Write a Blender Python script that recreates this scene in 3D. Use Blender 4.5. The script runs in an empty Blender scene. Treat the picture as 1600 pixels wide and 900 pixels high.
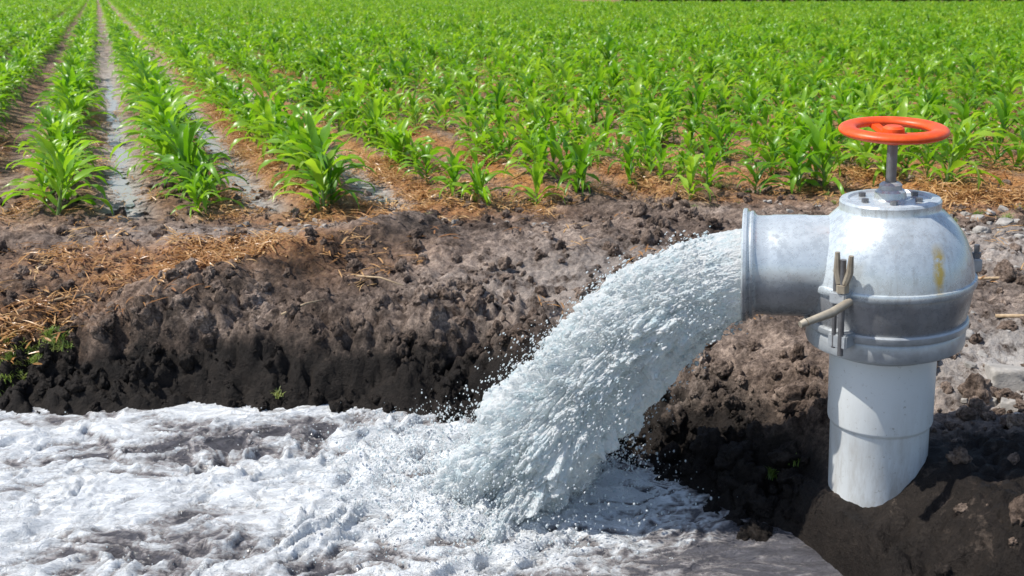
import bpy, bmesh, math, random
import numpy as np
from mathutils import Vector, Matrix, Euler
random.seed(7); rng=np.random.default_rng(7)
sc=bpy.context.scene

# ---------------------------------------------------------------- noise
_p=np.random.default_rng(3).permutation(256); _p=np.concatenate([_p,_p,_p])
_g=np.array([[1,1,0],[-1,1,0],[1,-1,0],[-1,-1,0],[1,0,1],[-1,0,1],[1,0,-1],[-1,0,-1],[0,1,1],[0,-1,1],[0,1,-1],[0,-1,-1],[1,1,0],[-1,1,0],[0,-1,1],[0,-1,-1]],float)
def pn(x,y,z=0.0):
    x=np.asarray(x,float); y=np.asarray(y,float); z=np.zeros_like(x)+z
    xi=np.floor(x).astype(int);yi=np.floor(y).astype(int);zi=np.floor(z).astype(int)
    xf=x-xi;yf=y-yi;zf=z-zi
    xi&=255;yi&=255;zi&=255
    f=lambda t:t*t*t*(t*(t*6-15)+10)
    u,v,w=f(xf),f(yf),f(zf)
    def gr(a,b,c):
        h=_p[_p[_p[(xi+a)&255]+((yi+b)&255)]+((zi+c)&255)]&15
        g=_g[h]
        return g[...,0]*(xf-a)+g[...,1]*(yf-b)+g[...,2]*(zf-c)
    l=lambda a,b,t:a+(b-a)*t
    return l(l(l(gr(0,0,0),gr(1,0,0),u),l(gr(0,1,0),gr(1,1,0),u),v),
             l(l(gr(0,0,1),gr(1,0,1),u),l(gr(0,1,1),gr(1,1,1),u),v),w)
def fbm(x,y,z=0.0,o=4,lac=2.1,g=0.5):
    s=0;a=1
    for i in range(o):
        s=s+a*pn(x,y,z+i*7.3); x=x*lac;y=y*lac;z=z*lac;a*=g
    return s
def billow(x,y,z=0.0,o=4,g=0.5):
    s=0;a=1
    for i in range(o):
        s=s+a*np.abs(pn(x,y,z+i*5.1)); x=x*2.1;y=y*2.1;z=z*2.1;a*=g
    return s
def sstep(a,b,x):
    t=np.clip((x-a)/(b-a),0,1); return t*t*(3-2*t)

# ---------------------------------------------------------------- layout
WZ=-0.40
RD=np.array([-0.3686,0.9296]); RP=np.array([0.9296,0.3686]); P0=0.42; SP=0.79
def y_water(x):
    xs=[-50,-0.5,-0.1,0.35,0.60,0.76,0.90,0.99,1.08]
    ys=[3.85,3.83,3.80,3.52,3.18,3.02,2.88,2.68,2.4]
    return np.interp(x,xs,ys)
def field_edge(x): return 5.72+np.clip((x+2.7)*0.15,-1,1.3)
def inland(x,y):
    x=np.asarray(x,float);y=np.asarray(y,float)
    d1=y-y_water(x)-0.11*fbm(x*2.2,y*2.2,1.0,4)*(1-0.7*sstep(0.7,0.9,x))
    d2=(x-1.0)-0.06*fbm(x*3,y*3,9.0,3)
    d3=1.5-y
    return np.maximum(np.maximum(d1,d2),d3)
def height(x,y):
    x=np.asarray(x,float);y=np.asarray(y,float)
    d=inland(x,y)
    right=sstep(0.1,0.6,x); left=sstep(-1.1,-2.3,x)
    w=0.28+0.42*right+0.45*left+0.16*fbm(x*1.7,y*1.7,14.0,2)
    bank=WZ-0.02+0.27*sstep(0,1,d/w)
    bank=bank+0.15*sstep(0.1,1.5,d)
    bed=WZ-0.02-np.clip(-d,0,0.35)*0.9
    h=np.where(d>0,bank,bed)
    a=np.array([-1.75,4.15]);b=np.array([-0.55,5.45]);ab=b-a
    t=np.clip(((x-a[0])*ab[0]+(y-a[1])*ab[1])/(ab@ab),0,1)
    dr=np.hypot(x-(a[0]+t*ab[0]),y-(a[1]+t*ab[1]))
    h=h+0.11*np.exp(-(dr/0.20)**2)
    h=h+0.03*np.exp(-((d-0.5)/0.3)**2)*(1-right)*(1-left)
    m=sstep(1.06,1.36,x+0.35*(y-2.72))
    tgt=-0.245+0.165*m+0.03*sstep(1.3,1.9,x)
    wt=sstep(0.0,0.10,d)*sstep(0.88,1.0,x)*sstep(3.20,2.92,y)*sstep(1.2,1.8,y)
    h=h*(1-wt)+tgt*wt
    land=sstep(-0.03,0.10,d)
    near=np.exp(-((x-0.3)/7)**2-((y-4)/4)**2)
    near=np.where(y>12,near*0+0.0,near)
    rz=1-0.80*np.exp(-(((x-1.17)/0.24)**4+((y-2.87)/0.24)**4))
    big=0.05*fbm(x*1.1,y*1.1,4.0,3)
    lump=0.10*(billow(x*4.2,y*4.2,2.0,4,0.62)-0.42)
    fine=0.028*(billow(x*17,y*17,6.0,3,0.65)-0.4)
    fe=sstep(-0.2,0.5,y-field_edge(x))
    facebank=np.exp(-((d-0.25)/0.34)**2)
    h=h+land*near*rz*(big*(1-0.7*wt)+lump*(0.55+1.1*facebank)*(1-0.55*fe)*(1-0.35*wt)+fine*(1+0.6*facebank))
    p=x*RP[0]+y*RP[1]
    fur=0.045*np.cos(2*math.pi*(p-P0)/SP)
    dist=np.hypot(x,y)
    h=h+fe*(fur-0.01)*np.clip(1.6-dist/25,0,1)*(y>3)
    return h

# ---------------------------------------------------------------- material helpers
def new_mat(name):
    m=bpy.data.materials.new(name); m.use_nodes=True
    nt=m.node_tree; nt.nodes.clear()
    return m,nt
def L(nt,a,b): nt.links.new(a,b)
def noise(nt,vec,scale,detail=5,rough=0.6,dist=0.0):
    n=nt.nodes.new('ShaderNodeTexNoise'); n.inputs['Scale'].default_value=scale
    n.inputs['Detail'].default_value=detail; n.inputs['Roughness'].default_value=rough; n.inputs['Distortion'].default_value=dist
    if vec is not None: L(nt,vec,n.inputs['Vector'])
    return n.outputs['Fac']
def ramp(nt,fac,stops):
    r=nt.nodes.new('ShaderNodeValToRGB'); e=r.color_ramp.elements
    while len(e)<len(stops): e.new(0.5)
    for i,(p,c) in enumerate(stops):
        e[i].position=p; e[i].color=(*c,1) if len(c)==3 else c
    L(nt,fac,r.inputs['Fac']); return r.outputs['Color']
def mixc(nt,f,a,b,mode='MIX'):
    m=nt.nodes.new('ShaderNodeMix'); m.data_type='RGBA'; m.blend_type=mode
    for s,v in ((m.inputs[0],f),(m.inputs[6],a),(m.inputs[7],b)):
        if isinstance(v,bpy.types.NodeSocket): L(nt,v,s)
        elif isinstance(v,(int,float)): s.default_value=v
        else: s.default_value=(*v,1)
    return m.outputs[2]
def maprange(nt,v,a,b,c=0,d=1):
    m=nt.nodes.new('ShaderNodeMapRange'); m.inputs[1].default_value=a;m.inputs[2].default_value=b
    m.inputs[3].default_value=c;m.inputs[4].default_value=d; L(nt,v,m.inputs[0]); return m.outputs[0]
def math_(nt,op,a,b=0.0):
    m=nt.nodes.new('ShaderNodeMath'); m.operation=op
    for s,v in ((m.inputs[0],a),(m.inputs[1],b)):
        if isinstance(v,bpy.types.NodeSocket): L(nt,v,s)
        else: s.default_value=v
    return m.outputs[0]
def pos(nt): return nt.nodes.new('ShaderNodeNewGeometry').outputs['Position']
def bump(nt,h,strength,dist,prev=None):
    b=nt.nodes.new('ShaderNodeBump'); b.inputs['Strength'].default_value=strength; b.inputs['Distance'].default_value=dist
    L(nt,h,b.inputs['Height'])
    if prev is not None: L(nt,prev,b.inputs['Normal'])
    return b.outputs['Normal']
def finish(nt,shader):
    o=nt.nodes.new('ShaderNodeOutputMaterial'); L(nt,shader,o.inputs['Surface'])
def principled(nt,**k):
    p=nt.nodes.new('ShaderNodeBsdfPrincipled')
    for a,b in k.items():
        s=p.inputs[a.replace('__',' ')]
        if isinstance(b,bpy.types.NodeSocket): L(nt,b,s)
        elif isinstance(b,tuple) and len(b)==3: s.default_value=(*b,1)
        else: s.default_value=b
    return p

# soil
def soil_material(name):
    m,nt=new_mat(name); P=pos(nt)
    n1=noise(nt,P,1.5,6,0.7,0.3); n2=noise(nt,P,11,6,0.75); n3=noise(nt,P,75,5,0.75)
    c=ramp(nt,n1,[(0.32,(0.095,0.073,0.061)),(0.45,(0.190,0.150,0.123)),(0.56,(0.30,0.245,0.205)),(0.70,(0.44,0.38,0.33))])
    c2=ramp(nt,n2,[(0.34,(0.20,0.175,0.165)),(0.50,(0.82,0.78,0.76)),(0.66,(1.55,1.50,1.45))])
    c=mixc(nt,1.0,c,c2,'MULTIPLY')
    c3=ramp(nt,n3,[(0.34,(0.30,0.275,0.265)),(0.6,(1.35,1.32,1.3))])
    c=mixc(nt,0.9,c,c3,'MULTIPLY')
    at=nt.nodes.new('ShaderNodeAttribute'); at.attribute_name='straw'
    sn=noise(nt,P,11,6,0.75)
    sf=math_(nt,'MULTIPLY',at.outputs['Fac'],maprange(nt,sn,0.36,0.52))
    strawc=ramp(nt,noise(nt,P,50,4,0.75),[(0.32,(0.18,0.064,0.022)),(0.52,(0.45,0.20,0.065)),(0.70,(0.70,0.44,0.20))])
    c=mixc(nt,sf,c,strawc)
    pa=nt.nodes.new('ShaderNodeAttribute'); pa.attribute_name='pale'
    c=mixc(nt,math_(nt,'MULTIPLY',pa.outputs['Fac'],maprange(nt,n2,0.36,0.52)),c,mixc(nt,n3,(0.36,0.335,0.31),(0.60,0.57,0.54)))
    sx=nt.nodes.new('ShaderNodeSeparateXYZ'); L(nt,P,sx.inputs[0])
    zz=math_(nt,'ADD',sx.outputs['Z'],math_(nt,'MULTIPLY',noise(nt,P,3.5,6,0.7),-0.34))
    wet_shade=maprange(nt,zz,-0.26,-0.38)
    wet_shade_at=nt.nodes.new('ShaderNodeAttribute'); wet_shade_at.attribute_name='dark'
    wet_shade=math_(nt,'MAXIMUM',wet_shade,math_(nt,'MULTIPLY',wet_shade_at.outputs['Fac'],maprange(nt,n2,0.62,0.42,0.62,1.0)))  # attribute brings in the mound's painted shadow, besides the damp soil by the water
    wet_shade=math_(nt,'MINIMUM',wet_shade,1.0)
    c=mixc(nt,math_(nt,'MULTIPLY',wet_shade,0.96),c,(0.012,0.0095,0.008))
    rough=maprange(nt,wet_shade,0,1,0.95,0.60)
    b=bump(nt,n2,0.8,0.035); b=bump(nt,n3,0.9,0.010,b)
    b=bump(nt,noise(nt,P,260,3,0.7),0.6,0.003,b)
    p=principled(nt,Base__Color=c,Roughness=rough,Normal=b); p.inputs['Specular IOR Level'].default_value=0.20
    finish(nt,p.outputs[0]); return m
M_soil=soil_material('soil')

def mesh_obj(name,verts,faces,mat,smooth=True,link=True):
    me=bpy.data.meshes.new(name)
    verts=np.asarray(verts,np.float32)
    if isinstance(faces,np.ndarray):
        k=faces.shape[1]
        me.vertices.add(len(verts)); me.vertices.foreach_set('co',verts.ravel())
        me.loops.add(faces.size); me.loops.foreach_set('vertex_index',faces.astype(np.int32).ravel())
        me.polygons.add(len(faces)); me.polygons.foreach_set('loop_start',np.arange(0,faces.size,k,dtype=np.int32))
        me.polygons.foreach_set('loop_total',np.full(len(faces),k,dtype=np.int32))
        me.update(calc_edges=True); me.validate()
    else:
        me.from_pydata([tuple(v) for v in verts.tolist()],[],faces)
    me.polygons.foreach_set('use_smooth',[smooth]*len(me.polygons))
    if mat: me.materials.append(mat)
    ob=bpy.data.objects.new(name,me)
    if link: sc.collection.objects.link(ob)
    return ob
def grid_faces(nx,ny,wrapx=False):
    i=np.arange(nx if wrapx else nx-1); j=np.arange(ny-1)
    I,J=np.meshgrid(i,j,indexing='xy'); I=I.ravel();J=J.ravel(); I2=(I+1)%nx
    return np.stack([J*nx+I,J*nx+I2,(J+1)*nx+I2,(J+1)*nx+I],1)
def add_attr(ob,name,vals):
    a=ob.data.attributes.new(name,'FLOAT','POINT'); a.data.foreach_set('value',np.asarray(vals,np.float32))
def axis(lo,hi,step,outlo,outhi,g=1.05):
    core=list(np.arange(lo,hi,step)); s=step; v=hi; up=[]
    while v<outhi: up.append(v); s*=g; v+=s
    up.append(outhi); s=step; v=lo; dn=[]
    while True:
        s*=g; v-=s
        if v<outlo: break
        dn.append(v)
    dn.append(outlo); return np.array(dn[::-1]+core+up)

# ---------------------------------------------------------------- ground
gx=axis(-3.4,3.4,0.0120,-900,900,1.045); gy=axis(2.4,6.4,0.0120,-200,1500,1.03)
X,Y=np.meshgrid(gx,gy); X=X.ravel();Y=Y.ravel()
Z=height(X,Y)
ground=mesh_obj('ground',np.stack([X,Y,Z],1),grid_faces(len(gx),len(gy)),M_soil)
def straw_field(x,y):
    s=1.2*np.exp(-(((x+1.55)/0.80)**2+((y-4.95)/0.30)**2))
    s=s+0.6*np.exp(-(((x+2.3)/0.5)**2+((y-4.25)/0.18)**2))
    e=y-field_edge(x)
    s=s+0.6*np.exp(-((e+0.05)/0.25)**2)*(0.6+1.4*pn(x*0.8,y*0.8,3.3))
    p=(x*RP[0]+y*RP[1]-P0)/SP; fr=p-np.floor(p)
    strip=np.exp(-((fr-0.27)/0.17)**2)+0.85*np.exp(-((fr-0.78)/0.15)**2)
    k=np.floor(p)
    strength=np.where(np.isin(k,[0,1,2]),1.35,np.where(k>2,1.0,0.45))
    s=s+sstep(-0.1,0.5,e)*strip*strength
    s=s+1.1*np.exp(-(((x-3.1)/0.7)**2+((y-6.5)/0.6)**2))
    return np.clip(s,0,1)
add_attr(ground,'straw',straw_field(X,Y))
pp=(X*RP[0]+Y*RP[1]-P0)/SP; ffr=pp-np.floor(pp)
palefur=np.exp(-((ffr-0.5)/0.18)**2)*np.isin(np.floor(pp),[-1,0,1])*sstep(-0.2,0.3,Y-field_edge(X))
add_attr(ground,'pale',np.clip(1.3*np.exp(-(((X-1.95)/0.42)**2+((Y-3.35)/0.42)**2))+0.7*np.exp(-(((X-2.9)/0.9)**2+((Y-5.0)/0.7)**2))+0.5*np.exp(-(((X-0.6)/0.9)**2+((Y-4.6)/0.5)**2))+0.5*np.exp(-(((X+1.6)/0.9)**2+((Y-5.3)/0.3)**2))+1.0*palefur,0,1))
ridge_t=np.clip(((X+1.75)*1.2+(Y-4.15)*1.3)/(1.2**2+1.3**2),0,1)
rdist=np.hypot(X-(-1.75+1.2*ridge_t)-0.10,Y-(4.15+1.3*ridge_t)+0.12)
add_attr(ground,'dark',np.clip(2.6*np.exp(-(((X-1.80)/0.86)**4+((Y-2.20)/0.72)**4))+1.1*np.exp(-((inland(X,Y)-0.05)/0.20)**2)*(Y>2.2)+0.7*np.exp(-(rdist/0.14)**2)+0.4*sstep(0.3,0.7,X)*np.exp(-((inland(X,Y)-0.2)/0.3)**2)*(Y>2.9),0,1.4))  # first term paints the valve's shadow on the mound; others darken banks and ridge

# ---------------------------------------------------------------- scattering
def scatter(name,pts,rot,scl,idx,objs):
    col=bpy.data.collections.new(name+'_parts')
    for o in objs:
        for c in list(o.users_collection): c.objects.unlink(o)
        col.objects.link(o)
    me=bpy.data.meshes.new(name); me.vertices.add(len(pts)); me.vertices.foreach_set('co',np.asarray(pts,np.float32).ravel())
    a=me.attributes.new('irot','FLOAT_VECTOR','POINT'); a.data.foreach_set('vector',np.asarray(rot,np.float32).ravel())
    a=me.attributes.new('iscl','FLOAT_VECTOR','POINT'); a.data.foreach_set('vector',np.asarray(scl,np.float32).ravel())
    a=me.attributes.new('iidx','INT','POINT'); a.data.foreach_set('value',np.asarray(idx,np.int32))
    ob=bpy.data.objects.new(name,me); sc.collection.objects.link(ob)
    g=bpy.data.node_groups.new(name+'_gn','GeometryNodeTree')
    g.interface.new_socket('Geometry',in_out='INPUT',socket_type='NodeSocketGeometry')
    g.interface.new_socket('Geometry',in_out='OUTPUT',socket_type='NodeSocketGeometry')
    gi=g.nodes.new('NodeGroupInput'); go=g.nodes.new('NodeGroupOutput')
    ip=g.nodes.new('GeometryNodeInstanceOnPoints'); ci=g.nodes.new('GeometryNodeCollectionInfo')
    ci.inputs['Collection'].default_value=col; ci.inputs['Separate Children'].default_value=True; ci.inputs['Reset Children'].default_value=True
    def na(n,t):
        q=g.nodes.new('GeometryNodeInputNamedAttribute'); q.data_type=t; q.inputs['Name'].default_value=n
        return [o for o in q.outputs if o.enabled and o.name=='Attribute'][0]
    e=g.nodes.new('FunctionNodeEulerToRotation')
    g.links.new(na('irot','FLOAT_VECTOR'),e.inputs[0])
    g.links.new(gi.outputs[0],ip.inputs['Points']); g.links.new(ci.outputs[0],ip.inputs['Instance'])
    ip.inputs['Pick Instance'].default_value=True
    g.links.new(na('iidx','INT'),ip.inputs['Instance Index']); g.links.new(e.outputs[0],ip.inputs['Rotation'])
    g.links.new(na('iscl','FLOAT_VECTOR'),ip.inputs['Scale'])
    g.links.new(ip.outputs[0],go.inputs[0])
    mod=ob.modifiers.new('scatter','NODES'); mod.node_group=g
    return ob

# ---------------------------------------------------------------- corn
def leaf_mat(name,a,b,cc,trans=0.45,tint=(1.5,1.5,0.6)):
    m,nt=new_mat(name)
    oi=nt.nodes.new('ShaderNodeObjectInfo'); P=pos(nt)
    n=noise(nt,P,2.2,3,0.6)
    f=math_(nt,'ADD',math_(nt,'MULTIPLY',oi.outputs['Random'],0.45),math_(nt,'MULTIPLY',n,0.6))
    c=ramp(nt,f,[(0.2,a),(0.5,b),(0.85,cc)])
    p=principled(nt,Base__Color=c,Roughness=0.33)
    t=nt.nodes.new('ShaderNodeBsdfTranslucent')
    L(nt,mixc(nt,1.0,c,tint,'MULTIPLY'),t.inputs['Color'])
    mx=nt.nodes.new('ShaderNodeMixShader'); mx.inputs[0].default_value=trans
    L(nt,p.outputs[0],mx.inputs[1]);L(nt,t.outputs[0],mx.inputs[2]); finish(nt,mx.outputs[0]); return m
M_leaf=leaf_mat('corn_leaf',(0.075,0.22,0.012),(0.18,0.39,0.022),(0.36,0.54,0.060))
M_stem=leaf_mat('corn_stem',(0.10,0.20,0.04),(0.14,0.25,0.05),(0.2,0.3,0.08),0.1)
M_dry=leaf_mat('dry_leaf',(0.28,0.12,0.040),(0.48,0.25,0.085),(0.68,0.46,0.22),0.2,(1,1,1))
def leaf(V,F,MI,o,az,el,length,width,curl,mi=0,n=8,wob=0.0):
    base=len(V); pcur=Vector(o); e=el; dirx=Vector((math.cos(az),math.sin(az),0)); side=Vector((-math.sin(az),math.cos(az),0))
    st=length/n; tw=random.uniform(-0.7,0.7)
    for i in range(n+1):
        t=i/n
        w=width*(0.45+0.55*min(1,t*3.2))*max(0.0,1-t**2.6)**0.8*0.5+0.0006
        d=dirx*math.cos(e)+Vector((0,0,math.sin(e)))
        up=side.cross(d)*-1
        s2=(side*math.cos(tw*t)+up*math.sin(tw*t))
        fold=0.35*w
        ww=math.sin(t*14+az*3)*wob*w
        V.append(pcur+s2*w+up*(fold+ww)); V.append(pcur.copy()); V.append(pcur-s2*w+up*(fold-ww))
        pcur=pcur+d*st; e-=curl*st/length*(0.4+1.4*t)
    for i in range(n):
        a=base+i*3
        F.append((a,a+3,a+4,a+1)); F.append((a+1,a+4,a+5,a+2)); MI+= [mi,mi]
def corn(i):
    V=[];F=[];MI=[]
    H=random.uniform(0.19,0.26); seg=6; nr=5
    for k in range(nr+1):
        t=k/nr; r=0.012*(1-0.6*t)
        for s in range(seg):
            a=2*math.pi*s/seg; V.append(Vector((r*math.cos(a),r*math.sin(a),H*t-0.03)))
    for k in range(nr):
        for s in range(seg):
            a=k*seg+s;b=k*seg+(s+1)%seg; F.append((a,b,b+seg,a+seg)); MI.append(1)
    nl=random.randint(10,13); az=random.uniform(0,6.28)
    for k in range(nl):
        t=k/(nl-1); z=H*(0.08+0.90*t)-0.03
        az+=math.pi+random.uniform(-0.9,0.9)
        ln=random.uniform(0.24,0.34)*(0.66+0.60*math.sin(math.pi*min(1,0.2+0.75*t)))
        leaf(V,F,MI,(0,0,z),az,math.radians(random.uniform(30,58)+28*t),ln,random.uniform(0.038,0.056)*(0.8+0.3*t),math.radians(random.uniform(80,165)*(1.05-0.40*t)),0,9,0.45)
    if i%3==0:
        for k in range(2): leaf(V,F,MI,(0,0,0.03),random.uniform(0,6.28),0.6,0.2,0.022,2.2,2,6)
    me=bpy.data.meshes.new('corn_plant_%d'%i); me.from_pydata([tuple(v) for v in V],[],F)
    for m in (M_leaf,M_stem,M_dry): me.materials.append(m)
    me.polygons.foreach_set('material_index',MI); me.polygons.foreach_set('use_smooth',[True]*len(F))
    return bpy.data.objects.new('corn_plant_%d'%i,me)
plants=[corn(i) for i in range(10)]
pts=[];sc_=[];rt=[];ix=[]
for k in range(-26,110):
    p=P0+SP*k
    q=-40.0
    while q<125:
        dist_=math.hypot(p,q)
        q+=random.uniform(0.08,0.19)*(1.0 if dist_<30 else 1.9)
        x=RP[0]*p+RD[0]*q; y=RP[1]*p+RD[1]*q
        if y<5 or y>105: continue
        if abs(x)>0.60*y+1.8: continue
        if y<field_edge(x)+0.12*math.sin(k*2.7): continue
        if x>5 and y>78+(x-5)*0.02: continue
        cl=float(pn(np.array([x*0.7]),np.array([y*0.7]),2.2)[0])
        cl2=float(pn(np.array([x*1.1]),np.array([y*1.1]),7.7)[0])
        if random.random()<0.08+(0.6 if (cl2>0.40 and k>=2 and y<22) else 0): continue
        x+=random.gauss(0,0.045 if k<3 else 0.13); y+=random.gauss(0,0.04)
        s=random.uniform(0.66,1.14)*(1.0+0.35*cl)*(0.96 if k>=3 else 1.0)
        pts.append((x,y)); sc_.append((s*1.0,s*1.0,s*random.uniform(0.90,1.20))); rt.append((random.gauss(0,0.12),random.gauss(0,0.12),random.uniform(0,6.28))); ix.append(random.randrange(10))
pts=np.array(pts); print('corn',len(pts))
zz=height(pts[:,0],pts[:,1])
scatter('corn_field',np.column_stack([pts,zz]),rt,sc_,ix,plants)

def tuft(i,nb,h,mat):
    V=[];F=[];MI=[]
    for k in range(nb):
        a=random.uniform(0,6.28);r=random.uniform(0,0.05)
        leaf(V,F,MI,(r*math.cos(a),r*math.sin(a),-0.01),random.uniform(0,6.28),random.uniform(0.7,1.45),h*random.uniform(0.5,1.1),0.006,random.uniform(0.5,1.8),0,5)
    me=bpy.data.meshes.new('tuft_%d'%i); me.from_pydata([tuple(v) for v in V],[],F); me.materials.append(mat)
    return bpy.data.objects.new('tuft_%d'%i,me)
M_grass=leaf_mat('grass',(0.14,0.22,0.04),(0.24,0.34,0.08),(0.42,0.44,0.16),0.35,(1.2,1.2,0.8))
tufts=[tuft(i,40,0.08,M_grass) for i in range(3)]
gp=[]
for cx,cy,sx,sy,n in ((-2.20,4.12,0.16,0.06,60),(0.93,3.12,0.05,0.03,4),(-0.95,3.92,0.04,0.02,2),(2.2,6.2,1.2,0.25,14)):
    for k in range(n): gp.append((random.gauss(cx,sx),random.gauss(cy,sy)))
gp=np.array(gp); n=len(gp); s=rng.uniform(0.35,0.8,n)
scatter('grass',np.column_stack([gp,height(gp[:,0],gp[:,1])]),np.column_stack([rng.normal(0,.1,n),rng.normal(0,.1,n),rng.uniform(0,6.28,n)]),np.column_stack([s,s,s]),rng.integers(0,3,n),tufts)

# straw
straws=[]
for i in range(6):
    V=[];F=[];MI=[]
    for k in range(7):
        leaf(V,F,MI,(random.gauss(0,.04),random.gauss(0,.04),0.003+0.004*k),random.uniform(0,6.28),random.uniform(-0.05,0.4),random.uniform(0.03,0.12),random.uniform(0.003,0.012),random.uniform(0.2,1.0),0,4)
    me=bpy.data.meshes.new('straw_%d'%i); me.from_pydata([tuple(v) for v in V],[],F); me.materials.append(M_dry); straws.append(bpy.data.objects.new('straw_%d'%i,me))
M=300000
cx=rng.uniform(-5,9,M); cy=3.9+rng.uniform(0,1,M)**1.6*16
r0=rng.uniform(0,1,M)
keep=(r0<straw_field(cx,cy)**1.5*0.24*(0.2+2.0*sstep(-0.15,0.4,fbm(cx*1.5,cy*1.5,8.0,3))))|(rng.uniform(0,1,M)<0.0020)
keep&=inland(cx,cy)>0.3; keep&=np.abs(cx)<0.62*cy+0.6
cx=cx[keep];cy=cy[keep];n=len(cx);s=rng.uniform(0.6,1.15,n)
print('straw',n)
scatter('dry_straw',np.column_stack([cx,cy,height(cx,cy)+0.006]),np.column_stack([rng.normal(0,.15,n),rng.normal(0,.15,n),rng.uniform(0,6.28,n)]),np.column_stack([s,s,s]),rng.integers(0,6,n),straws)

# clods
def ico(sub):
    bm=bmesh.new(); bmesh.ops.create_icosphere(bm,subdivisions=sub,radius=1); bm.verts.ensure_lookup_table()
    V=np.array([v.co[:] for v in bm.verts]); F=np.array([[v.index for v in f.verts] for f in bm.faces]); bm.free(); return V,F
I3V,I3F=ico(4); I1V,I1F=ico(2); I0V,I0F=ico(1)
clods=[]
for i in range(7):
    o=i*11.3
    d=1+0.6*fbm(I3V[:,0]*0.9+o,I3V[:,1]*0.9,I3V[:,2]*0.9,2)+0.50*(billow(I3V[:,0]*2.2+o,I3V[:,1]*2.2,I3V[:,2]*2.2,4,0.65)-0.4)
    clods.append(mesh_obj('clod_%d'%i,I3V*d[:,None]*[1,0.85,0.7],I3F,M_soil))
M=90000
cx=rng.uniform(-4,4,M); cy=rng.uniform(2.3,6.8,M); d=inland(cx,cy)
pr=0.17*np.exp(-((d-0.25)/0.35)**2)+0.05*(d>0)+0.12*((cx>0.3)&(d>0)&(d<0.9))
pr=pr*(0.2+1.8*np.clip(fbm(cx*2,cy*2,5,2)+0.4,0,1))*(1-0.85*straw_field(cx,cy))*np.where((cx>1.0)&(cy<2.95),0.35,1)
keep=(rng.uniform(0,1,M)<pr)&(d>0.01)&(np.hypot(cx-1.15,cy-2.88)>0.22)
cx=cx[keep];cy=cy[keep];n=len(cx); s=0.005+0.032*rng.uniform(0,1,n)**3.3
bigm=rng.uniform(0,1,n)<0.018; s=np.where(bigm,rng.uniform(0.03,0.058,n),s)
ex=np.array([(0.80,3.06,0.055),(0.78,3.14,0.07),(0.70,3.28,0.06),(0.74,2.99,0.045),(0.84,3.0,0.04),(0.95,3.15,0.05),(1.0,3.3,0.06),(0.6,3.45,0.055),(0.68,3.05,0.035),(0.80,2.90,0.05),(0.75,2.88,0.03)])
cx=np.concatenate([cx,ex[:,0]]);cy=np.concatenate([cy,ex[:,1]]);s=np.concatenate([s,ex[:,2]]);n=len(cx);print('clods',n)
zc=np.maximum(height(cx,cy),WZ-0.02)
scatter('dirt_clods',np.column_stack([cx,cy,zc+s*0.2]),rng.uniform(0,6.28,(n,3)),np.column_stack([s,s,s]),rng.integers(0,7,n),clods)
m,nt=new_mat('stone'); P=pos(nt); c=ramp(nt,noise(nt,P,12,6,0.7),[(0.3,(0.20,0.185,0.165)),(0.7,(0.50,0.47,0.43))])
finish(nt,principled(nt,Base__Color=c,Roughness=0.85,Normal=bump(nt,noise(nt,P,60,5,.7),0.6,0.008)).outputs[0]); M_stone=m
stones=[]
for i in range(5):
    o=i*9.1+50
    d=1+0.5*fbm(I3V[:,0]*0.8+o,I3V[:,1]*0.8,I3V[:,2]*0.8,2)+0.10*fbm(I3V[:,0]*4+o,I3V[:,1]*4,I3V[:,2]*4,3)
    v=I3V*d[:,None]; v=np.clip(v,-0.75,0.75); stones.append(mesh_obj('stone_%d'%i,v*[1,0.8,0.6],I3F,M_stone))
sp=[(random.gauss(2.9,0.5),random.gauss(5.4,0.4),random.uniform(0.02,0.06)) for k in range(60)]
sp+=[(random.uniform(-1.6,0.2),random.gauss(5.6,0.10),random.uniform(0.010,0.028)) for k in range(26)]
sp+=[(1.98,3.1,0.18),(1.80,3.38,0.11),(2.15,3.35,0.16),(1.75,3.7,0.06),(-1.25,5.35,0.05),(-1.05,5.4,0.04),(1.68,3.05,0.05),(1.72,3.2,0.06)]
sp+=[(random.uniform(1.3,3.4),random.uniform(3.1,6.2),random.uniform(0.008,0.028)) for k in range(160)]
sp=np.array(sp); n=len(sp)
scatter('stones',np.column_stack([sp[:,0],sp[:,1],height(sp[:,0],sp[:,1])+sp[:,2]*0.05]),np.column_stack([rng.normal(0,.2,n),rng.normal(0,.2,n),rng.uniform(0,6.28,n)]),np.column_stack([sp[:,2]]*3),rng.integers(0,5,n),stones)

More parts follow.
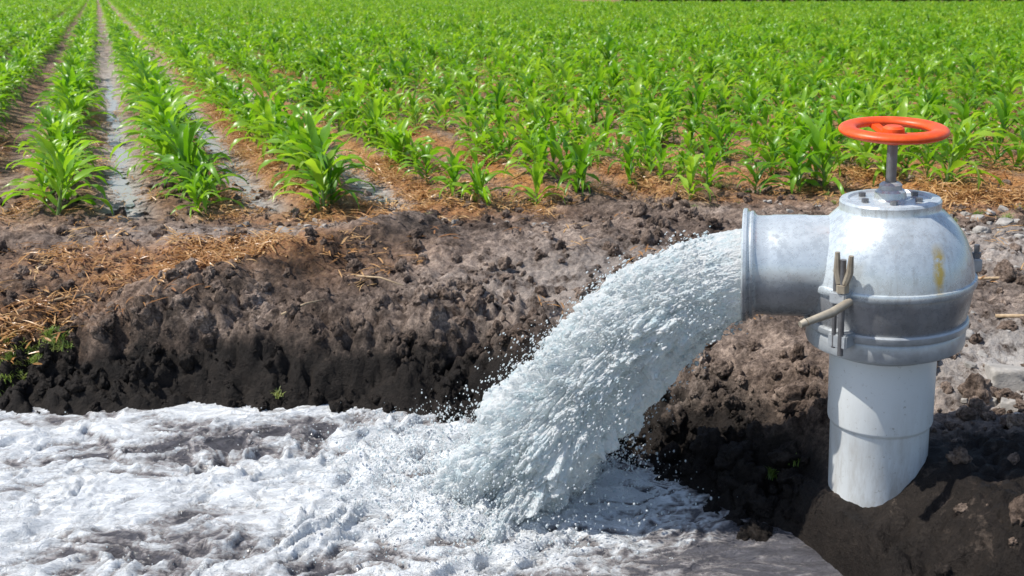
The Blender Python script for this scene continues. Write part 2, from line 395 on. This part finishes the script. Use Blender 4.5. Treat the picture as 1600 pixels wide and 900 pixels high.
# sticks
def tube(V,F,pts_,rad,seg=8,cap=True):
    base=len(V); n=len(pts_)
    for i,p in enumerate(pts_):
        p=Vector(p); t=(Vector(pts_[min(i+1,n-1)])-Vector(pts_[max(i-1,0)])).normalized()
        a=t.orthogonal().normalized(); b=t.cross(a); r=rad[i] if hasattr(rad,'__len__') else rad
        if i==0: a0=a
        else:
            a=(a0-t*a0.dot(t)).normalized(); a0=a; b=t.cross(a)
        for s in range(seg):
            an=2*math.pi*s/seg; V.append(p+(a*math.cos(an)+b*math.sin(an))*r)
    for i in range(n-1):
        for s in range(seg):
            q=base+i*seg+s; w=base+i*seg+(s+1)%seg; F.append((q,w,w+seg,q+seg))
    if cap:
        F.append(tuple(base+s for s in range(seg))[::-1]); F.append(tuple(base+(n-1)*seg+s for s in range(seg)))
V=[];F=[]
for (x0,y0,x1,y1,r) in ((-2.25,4.35,-1.95,4.5,0.008),(-1.0,4.15,-0.85,4.35,0.006),(1.95,3.85,2.35,3.75,0.008),(2.0,3.6,2.5,3.95,0.009),(-0.75,4.6,-0.5,4.45,0.005),(2.1,4.4,2.6,4.35,0.007)):
    z0=float(height(x0,y0));z1=float(height(x1,y1))
    tube(V,F,[(x0,y0,z0+0.02),((x0+x1)/2+0.01,(y0+y1)/2,(z0+z1)/2+0.035),(x1,y1,z1+0.02)],[r,r*0.9,r*0.6])
m,nt=new_mat('dry_stick'); P=pos(nt); finish(nt,principled(nt,Base__Color=ramp(nt,noise(nt,P,40,4),[(0.3,(0.30,0.2,0.11)),(0.7,(0.55,0.42,0.27))]),Roughness=0.8).outputs[0])
mesh_obj('dry_sticks',[v[:] for v in V],F,m)

# ---------------------------------------------------------------- water
SY=3.24; SX=-0.02
wx=np.arange(-3.4,1.3,0.008); wy=np.arange(1.35,4.1,0.008)
wxo=np.concatenate([np.arange(-30,-3.4,0.1),wx])
X,Y=np.meshgrid(wxo,wy); X=X.ravel();Y=Y.ravel()
dl=np.hypot((X-SX)/1.0,(Y-SY)/1.0)
turb=np.clip(np.exp(-(dl/0.55)**2)+(1-sstep(-0.15,0.50,X-0.25*(Y-3.1)))*0.85,0,1)
fx=X*0.92+Y*0.38; fy=-X*0.38+Y*0.92
wpx=fbm(fx*1.6,fy*2.4,11.0,3); wpy=fbm(fx*1.6+9,fy*2.4,12.0,3)
a=fx*1.4+wpx*1.2; b=fy*3.0+wpy*1.2
rid=1-np.clip(billow(a*1.3,b*1.3,3.0,4,0.55)*1.25,0,1)
rid2=1-np.clip(billow(a*4.2,b*4.4,8.0,4,0.6)*1.1,0,1)
rid3=1-np.clip(billow(a*13,b*13,5.0,3,0.6)*1.1,0,1)
lowf=fbm(fx*1.3+3,fy*2.8,21.0,3)
waves=0.080*(rid-0.45)+0.020*(rid2-0.4)+0.003*(rid3-0.4)
chop=0.020*fbm(X*4+wpx*2,Y*9+wpy*2,2.0,5,2.1,0.55)+0.010*fbm(X*3,Y*5,6.0,3)
Z=WZ+turb*(waves*(0.7+0.5*np.exp(-(dl/0.9)**2)))+chop*(0.8+0.2*turb)
Z+=0.08*np.exp(-(dl/0.27)**2)
ed=inland(X,Y); Z=np.where(ed>-0.12,WZ+(Z-WZ)*np.clip((0.12-ed)/0.24*1.0,0.35,1),Z)
foam=turb*(0.49+1.0*(rid-0.45)+0.70*(rid2-0.45)+0.30*(rid3-0.45)+0.80*lowf)+0.50*np.exp(-(dl/0.5)**2)
foam+=0.15*np.exp(-((ed+0.04)/0.06)**2)*turb
foam+=1.0*np.exp(-(((X-0.45)/0.32)**2+((Y-3.12)/0.20)**2))*(rid2-0.28)*1.5
foam+=0.55*sstep(0.9,0.2,X)*sstep(-0.2,0.3,X)*(np.clip(rid2,0,1)**2-0.30)
foam-=0.10*sstep(0.3,0.8,X)
foam-=0.55*np.exp(-(((X+0.95)/0.20)**2+((Y-2.83)/0.10)**2))+0.5*np.exp(-(((X+1.25)/0.14)**2+((Y-2.78)/0.09)**2))
foam-=0.7*np.exp(-(((X+0.34)/0.09)**2+((Y-3.26)/0.05)**2))
m,nt=new_mat('foamy_water'); P=pos(nt)
mp=nt.nodes.new('ShaderNodeMapping'); mp.inputs['Rotation'].default_value=(0,0,math.radians(-22)); mp.inputs['Scale'].default_value=(0.5,1.45,1); L(nt,P,mp.inputs[0])
at=nt.nodes.new('ShaderNodeAttribute'); at.attribute_name='foam'
n1=noise(nt,mp.outputs[0],11,8,0.68,1.3); n2=noise(nt,mp.outputs[0],50,5,0.7,1.0)
f=math_(nt,'ADD',at.outputs['Fac'],math_(nt,'MULTIPLY',math_(nt,'SUBTRACT',n1,0.5),1.5))
f=math_(nt,'ADD',f,math_(nt,'MULTIPLY',math_(nt,'SUBTRACT',n2,0.5),0.6))
wc=mixc(nt,noise(nt,mp.outputs[0],9,5,0.65,1.0),(0.055,0.052,0.058),(0.21,0.205,0.225))
fc=ramp(nt,f,[(0.02,(0.20,0.185,0.185)),(0.22,(0.36,0.335,0.33)),(0.42,(0.63,0.64,0.65)),(0.68,(0.90,0.93,0.95))])
c=mixc(nt,maprange(nt,f,-0.02,0.16),wc,fc)
nb=bump(nt,noise(nt,mp.outputs[0],20,7,0.7,0.8),0.9,0.045)
nb=bump(nt,n2,0.4,0.010,nb)
pw=principled(nt,Base__Color=c,Roughness=maprange(nt,f,0.1,0.7,0.09,0.30),IOR=1.45,Normal=nb)
finish(nt,pw.outputs[0]); M_water=m
water=mesh_obj('channel_water',np.stack([X,Y,Z],1),grid_faces(len(wxo),len(wy)),M_water)
add_attr(water,'foam',foam)

# furrow water
m,nt=new_mat('furrow_water'); P=pos(nt)
finish(nt,principled(nt,Base__Color=(0.34,0.32,0.31),Roughness=0.25,IOR=1.4,Normal=bump(nt,noise(nt,P,12,4),0.3,0.02)).outputs[0])
V=[];F=[]
for k,w,q0,q1,dz in ((-1,0.09,5.9,26,0.0),(0,0.12,6.0,16,0.002),(1,0.14,6.2,8.2,0.004)):
    p=P0+SP*(k+0.5); n=int((q1-q0)/0.05)
    b0=len(V)
    qs=np.linspace(q0,min(q1,12),80); lev=float(np.mean(height(RP[0]*p+RD[0]*qs,RP[1]*p+RD[1]*qs)))
    for i in range(n+1):
        q=q0+(q1-q0)*i/n
        wv=w*(0.50+1.1*float(pn(np.array([q*2.3]),np.array([k*3.1]))[0])+0.7*float(pn(np.array([q*9.0]),np.array([k*3.1+9]))[0]))
        wv=max(0.0,wv)
        for sgn in (-1,1):
            c=RP*(p+sgn*wv+0.03*math.sin(q*3))+RD*q; V.append((c[0],c[1],lev+dz+0.006))
    for i in range(n): a=b0+2*i; F.append((a,a+1,a+3,a+2))
fw=mesh_obj('furrow_water',V,F,m)

# ---------------------------------------------------------------- jet
OUT=Vector((0.735,2.995,0.49)); dirh=np.array([-0.93,0.30]); T=0.80
def cen(s):
    s=np.asarray(s); hx=OUT.x+dirh[0]*T*s; hy=OUT.y+dirh[1]*T*s*(0.8+0.2*np.clip(s,0,2)); hz=OUT.z-0.030-0.20*s-0.71*np.clip(s,0,9)**2
    return np.stack([hx,hy,hz],-1)
def frame(s):
    e=1e-3; t=cen(s+e)-cen(s-e); t/=np.linalg.norm(t,axis=-1,keepdims=True)
    side=np.stack([-t[...,1],t[...,0],0*t[...,0]],-1); side/=np.linalg.norm(side,axis=-1,keepdims=True)
    up=np.cross(t,side); return t,side,up
def radii(s):
    s=np.clip(s,0,1.2); rs=0.134+0.10*s+0.10*s**3; ru=0.130+0.060*s+0.02*s*s; return rs,ru
ns,na_=800,600
S=np.linspace(-0.12,1.06,ns); A=np.linspace(0,2*math.pi,na_,endpoint=False)
SS,AA=np.meshgrid(S,A,indexing='ij'); SS=SS.ravel();AA=AA.ravel()
C=cen(SS);t,sd,up=frame(SS);rs,ru=radii(SS)
g=np.clip(SS,0,1); g1=sstep(0,0.35,SS)
ca,sa=np.cos(AA),np.sin(AA)
w1=fbm(SS*6,ca*2,sa*2,3)*0.6
lo=fbm(SS*5,ca*1.7,sa*1.7+5,3)
me_=billow(SS*10+w1,ca*3.4+w1,sa*3.4,4,0.52)-0.42
m2=fbm(SS*18+w1*2,ca*5,sa*5,3,2.1,0.5)
fi=billow(SS*40+w1*3,ca*12,sa*12,3,0.55)-0.4
disp=(0.02+0.42*g1*(0.4+0.6*g))*lo+(0.04+0.30*g1*(0.5+0.5*g))*me_+(0.02+0.12*g1)*m2+(0.04+0.06*g1)*fi
rs2=rs*(1+disp);ru2=ru*(1+disp)
V=C+sd*(ca*rs2)[:,None]+up*(sa*ru2)[:,None]
# tumbling of the surface along the flow, breaks straight radial spikes
V=V+t*(0.020*g1*fbm(SS*14,ca*5+3,sa*5,3))[:,None]
quad=grid_faces(na_,ns,True)
jetV=[V];jetF=[np.concatenate([quad[:,[0,1,2]],quad[:,[0,2,3]]])];off=len(V)
def add_blob(BV,BF,c,st_dir=None,st=1.0):
    global off
    v=BV
    if st_dir is not None: v=v+np.outer(v@st_dir,st_dir)*(st-1)
    jetV.append(v+c); jetF.append(BF+off); off+=len(v)
def blobs(n,rmin,rmax,pw,outf,smin,med,el):
    s=smin+(1.02-smin)*rng.uniform(0,1,n)**0.75; an=rng.uniform(0,2*math.pi,n)
    c=cen(s);t,sd,up=frame(s);rs,ru=radii(s); k=outf(n,s)
    kk=fbm(s*7,np.cos(an)*2,np.sin(an)*2,2); k=1+(k-1)*(0.5+2.2*np.clip(kk+0.25,0,1))
    pos_=c+sd*(np.cos(an)*rs*k)[:,None]+up*(np.sin(an)*ru*k)[:,None]
    r=rmin+(rmax-rmin)*rng.uniform(0,1,n)**pw
    for i in range(n):
        if med:
            o=rng.uniform(0,50); v=I1V*r[i]; v=v*(1+0.6*np.sin(I1V[:,[0]]*4+o)*np.cos(I1V[:,[1]]*5+o))
            add_blob(v,I1F,pos_[i],t[i],rng.uniform(1,1+el))
        else: add_blob(I0V*r[i],I0F,pos_[i],t[i],rng.uniform(1,1+el))
blobs(700,0.003,0.008,2.0,lambda n,s:1+rng.normal(0.06,0.10,n)*(0.4+s),0.10,True,1.2)
blobs(13000,0.0010,0.0038,2.2,lambda n,s:1.0+np.abs(rng.normal(0,0.19,n))*(0.30+s),0.08,False,1.2)
n=9500; an=rng.uniform(0,2*math.pi,n); rr=rng.normal(0.31,0.15,n); hh=np.abs(rng.normal(0,0.085,n))*np.exp(-np.abs(rr-0.25)*2)
px_=SX+np.cos(an)*rr*1.15-0.05; py_=SY+np.sin(an)*rr*1.05
r_=0.0010+0.0040*rng.uniform(0,1,n)**2.8
for i in range(n):
    if py_[i]>3.84: continue
    add_blob(I0V*r_[i]*[1,1,rng.uniform(0.8,1.8)],I0F,np.array([px_[i],py_[i],WZ+0.02+hh[i]]))
n=1200; px_=rng.uniform(-2.6,0.1,n); py_=rng.uniform(2.55,3.80,n); hh=np.abs(rng.normal(0,0.022,n))+0.01; r_=0.0010+0.0025*rng.uniform(0,1,n)**2.5
for i in range(n): add_blob(I0V*r_[i],I0F,np.array([px_[i],py_[i],WZ+0.01+hh[i]]))
m,nt=new_mat('aerated_water'); P=pos(nt)
mp=nt.nodes.new('ShaderNodeMapping'); mp.inputs['Rotation'].default_value=(0,math.radians(-40),0); mp.inputs['Scale'].default_value=(0.7,1,1.2); L(nt,P,mp.inputs[0])
n1=noise(nt,mp.outputs[0],24,8,0.75,1.2); n2=noise(nt,mp.outputs[0],110,5,0.75,0.5)
c=ramp(nt,n1,[(0.32,(0.45,0.62,0.69)),(0.43,(0.82,0.92,0.95)),(0.53,(0.98,0.99,0.995))])
nb=bump(nt,n2,0.6,0.008); nb=bump(nt,n1,0.6,0.02,nb)
p=principled(nt,Base__Color=c,Roughness=0.16,IOR=1.36,Normal=nb)
tl=nt.nodes.new('ShaderNodeBsdfTranslucent'); tl.inputs['Color'].default_value=(0.95,1.0,1.0,1); L(nt,nb,tl.inputs['Normal'])
mx=nt.nodes.new('ShaderNodeMixShader'); mx.inputs[0].default_value=0.42; L(nt,p.outputs[0],mx.inputs[1]);L(nt,tl.outputs[0],mx.inputs[2]); finish(nt,mx.outputs[0])
mesh_obj('water_jet',np.concatenate(jetV),np.concatenate(jetF),m)

# ---------------------------------------------------------------- valve
def metal(name,base,dark,metallic,rough):
    m,nt=new_mat(name); tc=nt.nodes.new('ShaderNodeTexCoord'); O=tc.outputs['Object']
    n1=noise(nt,O,5,6,0.65,0.4); n2=noise(nt,O,40,5,0.7)
    c=ramp(nt,n1,[(0.3,dark),(0.6,base)]); c=mixc(nt,0.35,c,ramp(nt,n2,[(0.35,(0.55,0.55,0.55)),(0.65,(1.1,1.1,1.1))]),'MULTIPLY')
    r=maprange(nt,n2,0.3,0.7,rough-0.08,rough+0.14)
    p=principled(nt,Base__Color=c,Metallic=metallic,Roughness=r,Normal=bump(nt,n2,0.12,0.003)); finish(nt,p.outputs[0]); return m,nt,p,c,O
AB=(0.68,0.74,0.77); AD=(0.48,0.53,0.55)
M_al,nt,p,c,O=metal('cast_aluminium',(0.54,0.57,0.59),(0.36,0.38,0.39),0.35,0.34)
M_body,nt,p,c,O=metal('cast_aluminium_body',AB,AD,0.35,0.26)
sx=nt.nodes.new('ShaderNodeSeparateXYZ'); L(nt,O,sx.inputs[0])
low_shade=maprange(nt,math_(nt,'ADD',sx.outputs['Z'],math_(nt,'MULTIPLY',noise(nt,O,9,5),0.05)),0.80,0.765)
c=mixc(nt,math_(nt,'MULTIPLY',low_shade,0.82),c,ramp(nt,noise(nt,O,14,6,0.7),[(0.3,(0.15,0.145,0.15)),(0.7,(0.33,0.32,0.325))]))  # shade on the body's lower half, painted as darker grey
mp=nt.nodes.new('ShaderNodeMapping'); mp.inputs['Scale'].default_value=(1,1,0.12); L(nt,O,mp.inputs[0])
c=mixc(nt,maprange(nt,noise(nt,mp.outputs[0],34,4,0.7),0.52,0.70,0,0.45),c,(0.30,0.28,0.25))
def band(v,a,b,soft): return math_(nt,'MULTIPLY',maprange(nt,v,a-soft,a+soft),maprange(nt,v,b+soft,b-soft))
xs=math_(nt,'ADD',sx.outputs['X'],math_(nt,'MULTIPLY',noise(nt,O,30,3),0.03))
sm=math_(nt,'MULTIPLY',band(xs,0.066,0.092,0.008),band(sx.outputs['Z'],0.79,0.90,0.02))
sm=math_(nt,'MULTIPLY',sm,maprange(nt,sx.outputs['Y'],0,-0.05)); sm=math_(nt,'MULTIPLY',sm,maprange(nt,noise(nt,O,45,4,0.7),0.30,0.45))
c=mixc(nt,sm,c,(0.60,0.43,0.12)); L(nt,c,p.inputs['Base Color'])
m,nt=new_mat('white_pvc'); O=nt.nodes.new('ShaderNodeTexCoord').outputs['Object']; sx=nt.nodes.new('ShaderNodeSeparateXYZ'); L(nt,O,sx.inputs[0])
mp=nt.nodes.new('ShaderNodeMapping'); mp.inputs['Scale'].default_value=(1,1,0.25); L(nt,O,mp.inputs[0])
n1=noise(nt,mp.outputs[0],22,6,0.7)
gr=math_(nt,'MULTIPLY',maprange(nt,sx.outputs['Z'],0.46,0.10),maprange(nt,n1,0.40,0.64))
c=mixc(nt,math_(nt,'MULTIPLY',gr,0.65),(0.80,0.83,0.83),(0.40,0.35,0.28))
c=mixc(nt,maprange(nt,noise(nt,O,60,3,0.8),0.62,0.74,0,0.55),c,(0.3,0.26,0.2))
finish(nt,principled(nt,Base__Color=c,Roughness=0.34).outputs[0]); M_pvc=m
m,nt=new_mat('orange_paint'); O=nt.nodes.new('ShaderNodeTexCoord').outputs['Object']
c=ramp(nt,noise(nt,O,18,6,0.7),[(0.3,(0.66,0.060,0.008)),(0.55,(0.88,0.10,0.012)),(0.75,(0.92,0.16,0.03))])
finish(nt,principled(nt,Base__Color=c,Roughness=0.42,Normal=bump(nt,noise(nt,O,60,4),0.15,0.003)).outputs[0]); M_or=m
M_steel,_,_,_,_=metal('steel_rod',(0.26,0.26,0.27),(0.14,0.13,0.13),0.7,0.45)
M_brass,_,_,_,_=metal('weathered_bronze',(0.50,0.44,0.34),(0.28,0.22,0.16),0.4,0.5)

root=bpy.data.objects.new('irrigation_valve',None); sc.collection.objects.link(root)
BO=Vector((1.169,2.90,-0.30)); root.location=BO; root.rotation_euler=(0,math.radians(-3.4),0)
def sharp(ob,ang=32):
    bm=bmesh.new(); bm.from_mesh(ob.data); bmesh.ops.recalc_face_normals(bm,faces=bm.faces)
    for e in bm.edges:
        if len(e.link_faces)==2 and e.calc_face_angle(0)>math.radians(ang): e.smooth=False
    bm.to_mesh(ob.data); bm.free()
def part(name,V,F,mat,M=None):
    if M is not None: V=[M@Vector(v) for v in V]
    ob=mesh_obj(name,[tuple(v) for v in V],F,mat); sharp(ob); ob.parent=root; return ob
def lathe(name,prof,mat,seg=96,M=None,closed=False):
    V=[];F=[]
    for r,z in prof:
        for s in range(seg):
            a=2*math.pi*s/seg; V.append((r*math.cos(a),r*math.sin(a),z))
    n=len(prof)
    for i in range(n if closed else n-1):
        j=(i+1)%n
        for s in range(seg): F.append((i*seg+s,i*seg+(s+1)%seg,j*seg+(s+1)%seg,j*seg+s))
    return part(name,V,F,mat,M)
lathe('pvc_riser',[(0.144,-0.25),(0.146,0.0),(0.147,0.300),(0.149,0.306),(0.154,0.312),(0.1555,0.318),(0.1555,0.60),(0.15,0.60)],M_pvc)
lathe('base_flange',[(0.10,0.545),(0.165,0.545),(0.172,0.55),(0.180,0.562),(0.215,0.568),(0.226,0.575),(0.229,0.585),(0.229,0.622),(0.225,0.629),(0.233,0.632),(0.236,0.637),(0.236,0.651),(0.232,0.656),(0.20,0.658)],M_al)
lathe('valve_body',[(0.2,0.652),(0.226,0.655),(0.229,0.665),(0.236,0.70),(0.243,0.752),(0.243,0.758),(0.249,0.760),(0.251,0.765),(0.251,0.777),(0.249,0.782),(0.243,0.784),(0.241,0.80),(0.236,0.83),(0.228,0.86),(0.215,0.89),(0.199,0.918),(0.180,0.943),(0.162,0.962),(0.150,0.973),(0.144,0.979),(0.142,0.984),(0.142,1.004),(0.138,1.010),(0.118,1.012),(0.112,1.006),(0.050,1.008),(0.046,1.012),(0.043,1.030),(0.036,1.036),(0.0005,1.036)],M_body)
od=Vector((-0.97,0.245,0.0)).normalized()
oz=od; oxv=Vector((0,0,1)).cross(oz).normalized(); oyv=oz.cross(oxv)
MO=Matrix(((oxv.x,oyv.x,oz.x,0.0),(oxv.y,oyv.y,oz.y,0.0),(oxv.z,oyv.z,oz.z,0.802),(0,0,0,1)))
M_outl,nt,p,c,O=metal('cast_aluminium_outlet',AB,AD,0.35,0.26)
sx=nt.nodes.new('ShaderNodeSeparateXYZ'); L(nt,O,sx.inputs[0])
low_shade=maprange(nt,math_(nt,'ADD',sx.outputs['Z'],math_(nt,'MULTIPLY',noise(nt,O,9,5),0.05)),0.84,0.79)
c=mixc(nt,math_(nt,'MULTIPLY',low_shade,0.75),c,(0.25,0.245,0.25)); L(nt,c,p.inputs['Base Color'])  # shade on the outlet's underside mixed into the base colour
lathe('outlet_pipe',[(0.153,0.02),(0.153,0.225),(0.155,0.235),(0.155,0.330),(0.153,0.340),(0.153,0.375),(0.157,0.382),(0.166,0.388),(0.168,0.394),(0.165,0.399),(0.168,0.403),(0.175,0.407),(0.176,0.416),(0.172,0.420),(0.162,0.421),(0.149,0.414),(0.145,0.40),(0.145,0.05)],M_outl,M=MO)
V=[];F=[]; tube(V,F,[(0,0,1.0),(0,0,1.20)],0.0145,16); part('stem',V,F,M_steel)
lathe('stem_gland',[(0.032,1.034),(0.032,1.05),(0.026,1.056),(0.016,1.058)],M_al,32)
for k in range(6):
    a=k*math.pi/3+0.3; V=[];F=[]; tube(V,F,[(0.085*math.cos(a),0.085*math.sin(a),1.006),(0.085*math.cos(a),0.085*math.sin(a),1.018)],0.010,6); part('cap_bolt_%d'%k,V,F,M_steel)
MW=Matrix.Translation((0,0,1.205))@Matrix.Rotation(math.radians(4),4,'X')@Matrix.Rotation(math.radians(2),4,'Y')
prof=[]
for i in range(20):
    a=2*math.pi*i/20; prof.append((0.126+0.026*math.cos(a)*1.0,0.0145*math.sin(a)+0.004))
lathe('handwheel_rim',prof,M_or,96,MW,True)
lathe('handwheel_hub',[(0.0005,0.016),(0.022,0.016),(0.030,0.010),(0.034,-0.02),(0.030,-0.034),(0.0005,-0.034)],M_or,32,MW)
for k in range(3):
    a=k*2*math.pi/3+math.radians(100); c_,s_=math.cos(a),math.sin(a)
    V=[];F=[]; n=10
    for i in range(n+1):
        r=0.02+0.105*i/n; z=-0.012+0.014*(i/n)**2; w=0.020-0.006*math.sin(math.pi*i/n); h=0.007
        for (dw,dh) in ((-w,-h*0.5),(-w*0.8,h),(w*0.8,h),(w,-h*0.5),(w*0.6,-h*1.3),(-w*0.6,-h*1.3)):
            V.append((c_*r-s_*dw,s_*r+c_*dw,z+dh))
    for i in range(n):
        for j in range(6): F.append((i*6+j,i*6+(j+1)%6,(i+1)*6+(j+1)%6,(i+1)*6+j))
    part('handwheel_spoke_%d'%k,V,F,M_or,MW)
def box(cx,cy,cz,sx_,sy_,sz_,bev=0.004):
    bm=bmesh.new(); bmesh.ops.create_cube(bm,size=1,matrix=Matrix.Translation((cx,cy,cz))@Matrix.Diagonal((sx_,sy_,sz_,1)))
    bmesh.ops.bevel(bm,geom=bm.edges[:],offset=bev,segments=2,affect='EDGES')
    bm.verts.ensure_lookup_table(); V=[v.co.copy() for v in bm.verts]; F=[tuple(v.index for v in f.verts) for f in bm.faces]; bm.free(); return V,F
def clamp(ang,nm):
    R=Matrix.Rotation(ang,4,'Z')
    V,F=box(0.256,0,0.772,0.055,0.050,0.036); part(nm+'_lug_upper',V,F,M_al,R)
    V,F=box(0.248,0,0.642,0.060,0.058,0.042); part(nm+'_lug_lower',V,F,M_al,R)
    V=[];F=[]; tube(V,F,[(0.272,0.010,0.60),(0.272,0.010,0.885)],0.0085,12); tube(V,F,[(0.272,-0.012,0.62),(0.272,-0.012,0.84)],0.0065,12); part(nm+'_bolt',V,F,M_steel,R)
    V=[];F=[]; tube(V,F,[(0.272,0.010,0.79),(0.272,0.010,0.812)],0.018,6); tube(V,F,[(0.272,0.018,0.815),(0.272,0.030,0.85),(0.274,0.034,0.90)],[0.010,0.011,0.007],8);tube(V,F,[(0.272,0.0,0.815),(0.272,-0.008,0.85),(0.274,-0.008,0.905)],[0.010,0.011,0.007],8); part(nm+'_wing_nut',V,F,M_brass,R)
clamp(math.radians(223),'clamp')
V=[];F=[]; tube(V,F,[(-0.175,-0.205,0.765),(-0.24,-0.255,0.752),(-0.315,-0.28,0.738)],[0.012,0.013,0.010],12); tube(V,F,[(-0.319,-0.281,0.7375),(-0.335,-0.287,0.734)],[0.012,0.009],12); part('clamp_lever',V,F,M_brass)
R=Matrix.Rotation(math.radians(2),4,'Z')
V,F=box(0.258,0,0.79,0.045,0.045,0.040); part('rear_clamp_lug',V,F,M_al,R)
V=[];F=[]; tube(V,F,[(0.270,0,0.74),(0.270,0,0.85)],0.008,12); tube(V,F,[(0.270,0,0.811),(0.270,0,0.826)],0.014,6); part('rear_clamp_bolt',V,F,M_steel,R)

# ---------------------------------------------------------------- far hedge
V=[];F=[]
hr=np.random.default_rng(5)
for i in range(14000):
    u=hr.uniform(0,1); x=9+u*90; y=84+0.02*x+hr.normal(0,1.0); z=hr.uniform(0,1)**0.8*(2.6+1.0*float(pn(np.array([x*0.25]),np.array([1.0]))[0])*2)
    s=hr.uniform(0.15,0.4); a=hr.normal(0,1,3);a/=np.linalg.norm(a); b=np.cross(a,hr.normal(0,1,3)); b/=np.linalg.norm(b)
    c=np.array([x,y,z]); k=len(V); V+=[c+a*s,c+b*s,c-a*s,c-b*s]; F.append((k,k+1,k+2,k+3))
m,nt=new_mat('hedge_leaves'); P=pos(nt); finish(nt,principled(nt,Base__Color=ramp(nt,noise(nt,P,1.2,4),[(0.3,(0.018,0.016,0.014)),(0.7,(0.045,0.05,0.025))]),Roughness=0.8).outputs[0])
mesh_obj('distant_hedge',V,np.array(F),m,smooth=False)

# ---------------------------------------------------------------- light
EL=math.radians(56); RO=math.radians(-92)
w=bpy.data.worlds.new('World'); sc.world=w; w.use_nodes=True; nt=w.node_tree
sky=nt.nodes.new('ShaderNodeTexSky'); sky.sky_type='NISHITA'; sky.sun_disc=False; sky.sun_elevation=EL; sky.sun_rotation=RO
bg=nt.nodes['Background']; bg.inputs['Strength'].default_value=0.15; nt.links.new(sky.outputs[0],bg.inputs['Color'])
sd_=bpy.data.lights.new('sun','SUN'); sd_.energy=5.0; sd_.angle=math.radians(0.5); sd_.color=(1,0.955,0.88)
so=bpy.data.objects.new('sun',sd_); sc.collection.objects.link(so)
tosun=Vector((math.sin(RO)*math.cos(EL),math.cos(RO)*math.cos(EL),math.sin(EL)))
so.rotation_euler=tosun.to_track_quat('Z','Y').to_euler(); so.location=(-5,8,10)
cam=bpy.data.cameras.new('camera'); co=bpy.data.objects.new('camera',cam); sc.collection.objects.link(co)
co.location=(0,0,1.3); co.rotation_euler=(math.radians(90-16.66),0,0); cam.sensor_width=36; cam.lens=1570/1600*36; cam.clip_end=3000; cam.clip_start=0.05
cam.dof.use_dof=True; cam.dof.focus_distance=3.3; cam.dof.aperture_fstop=5.6
sc.camera=co
sc.view_settings.view_transform='Standard'; sc.view_settings.look='None'; sc.view_settings.exposure=0
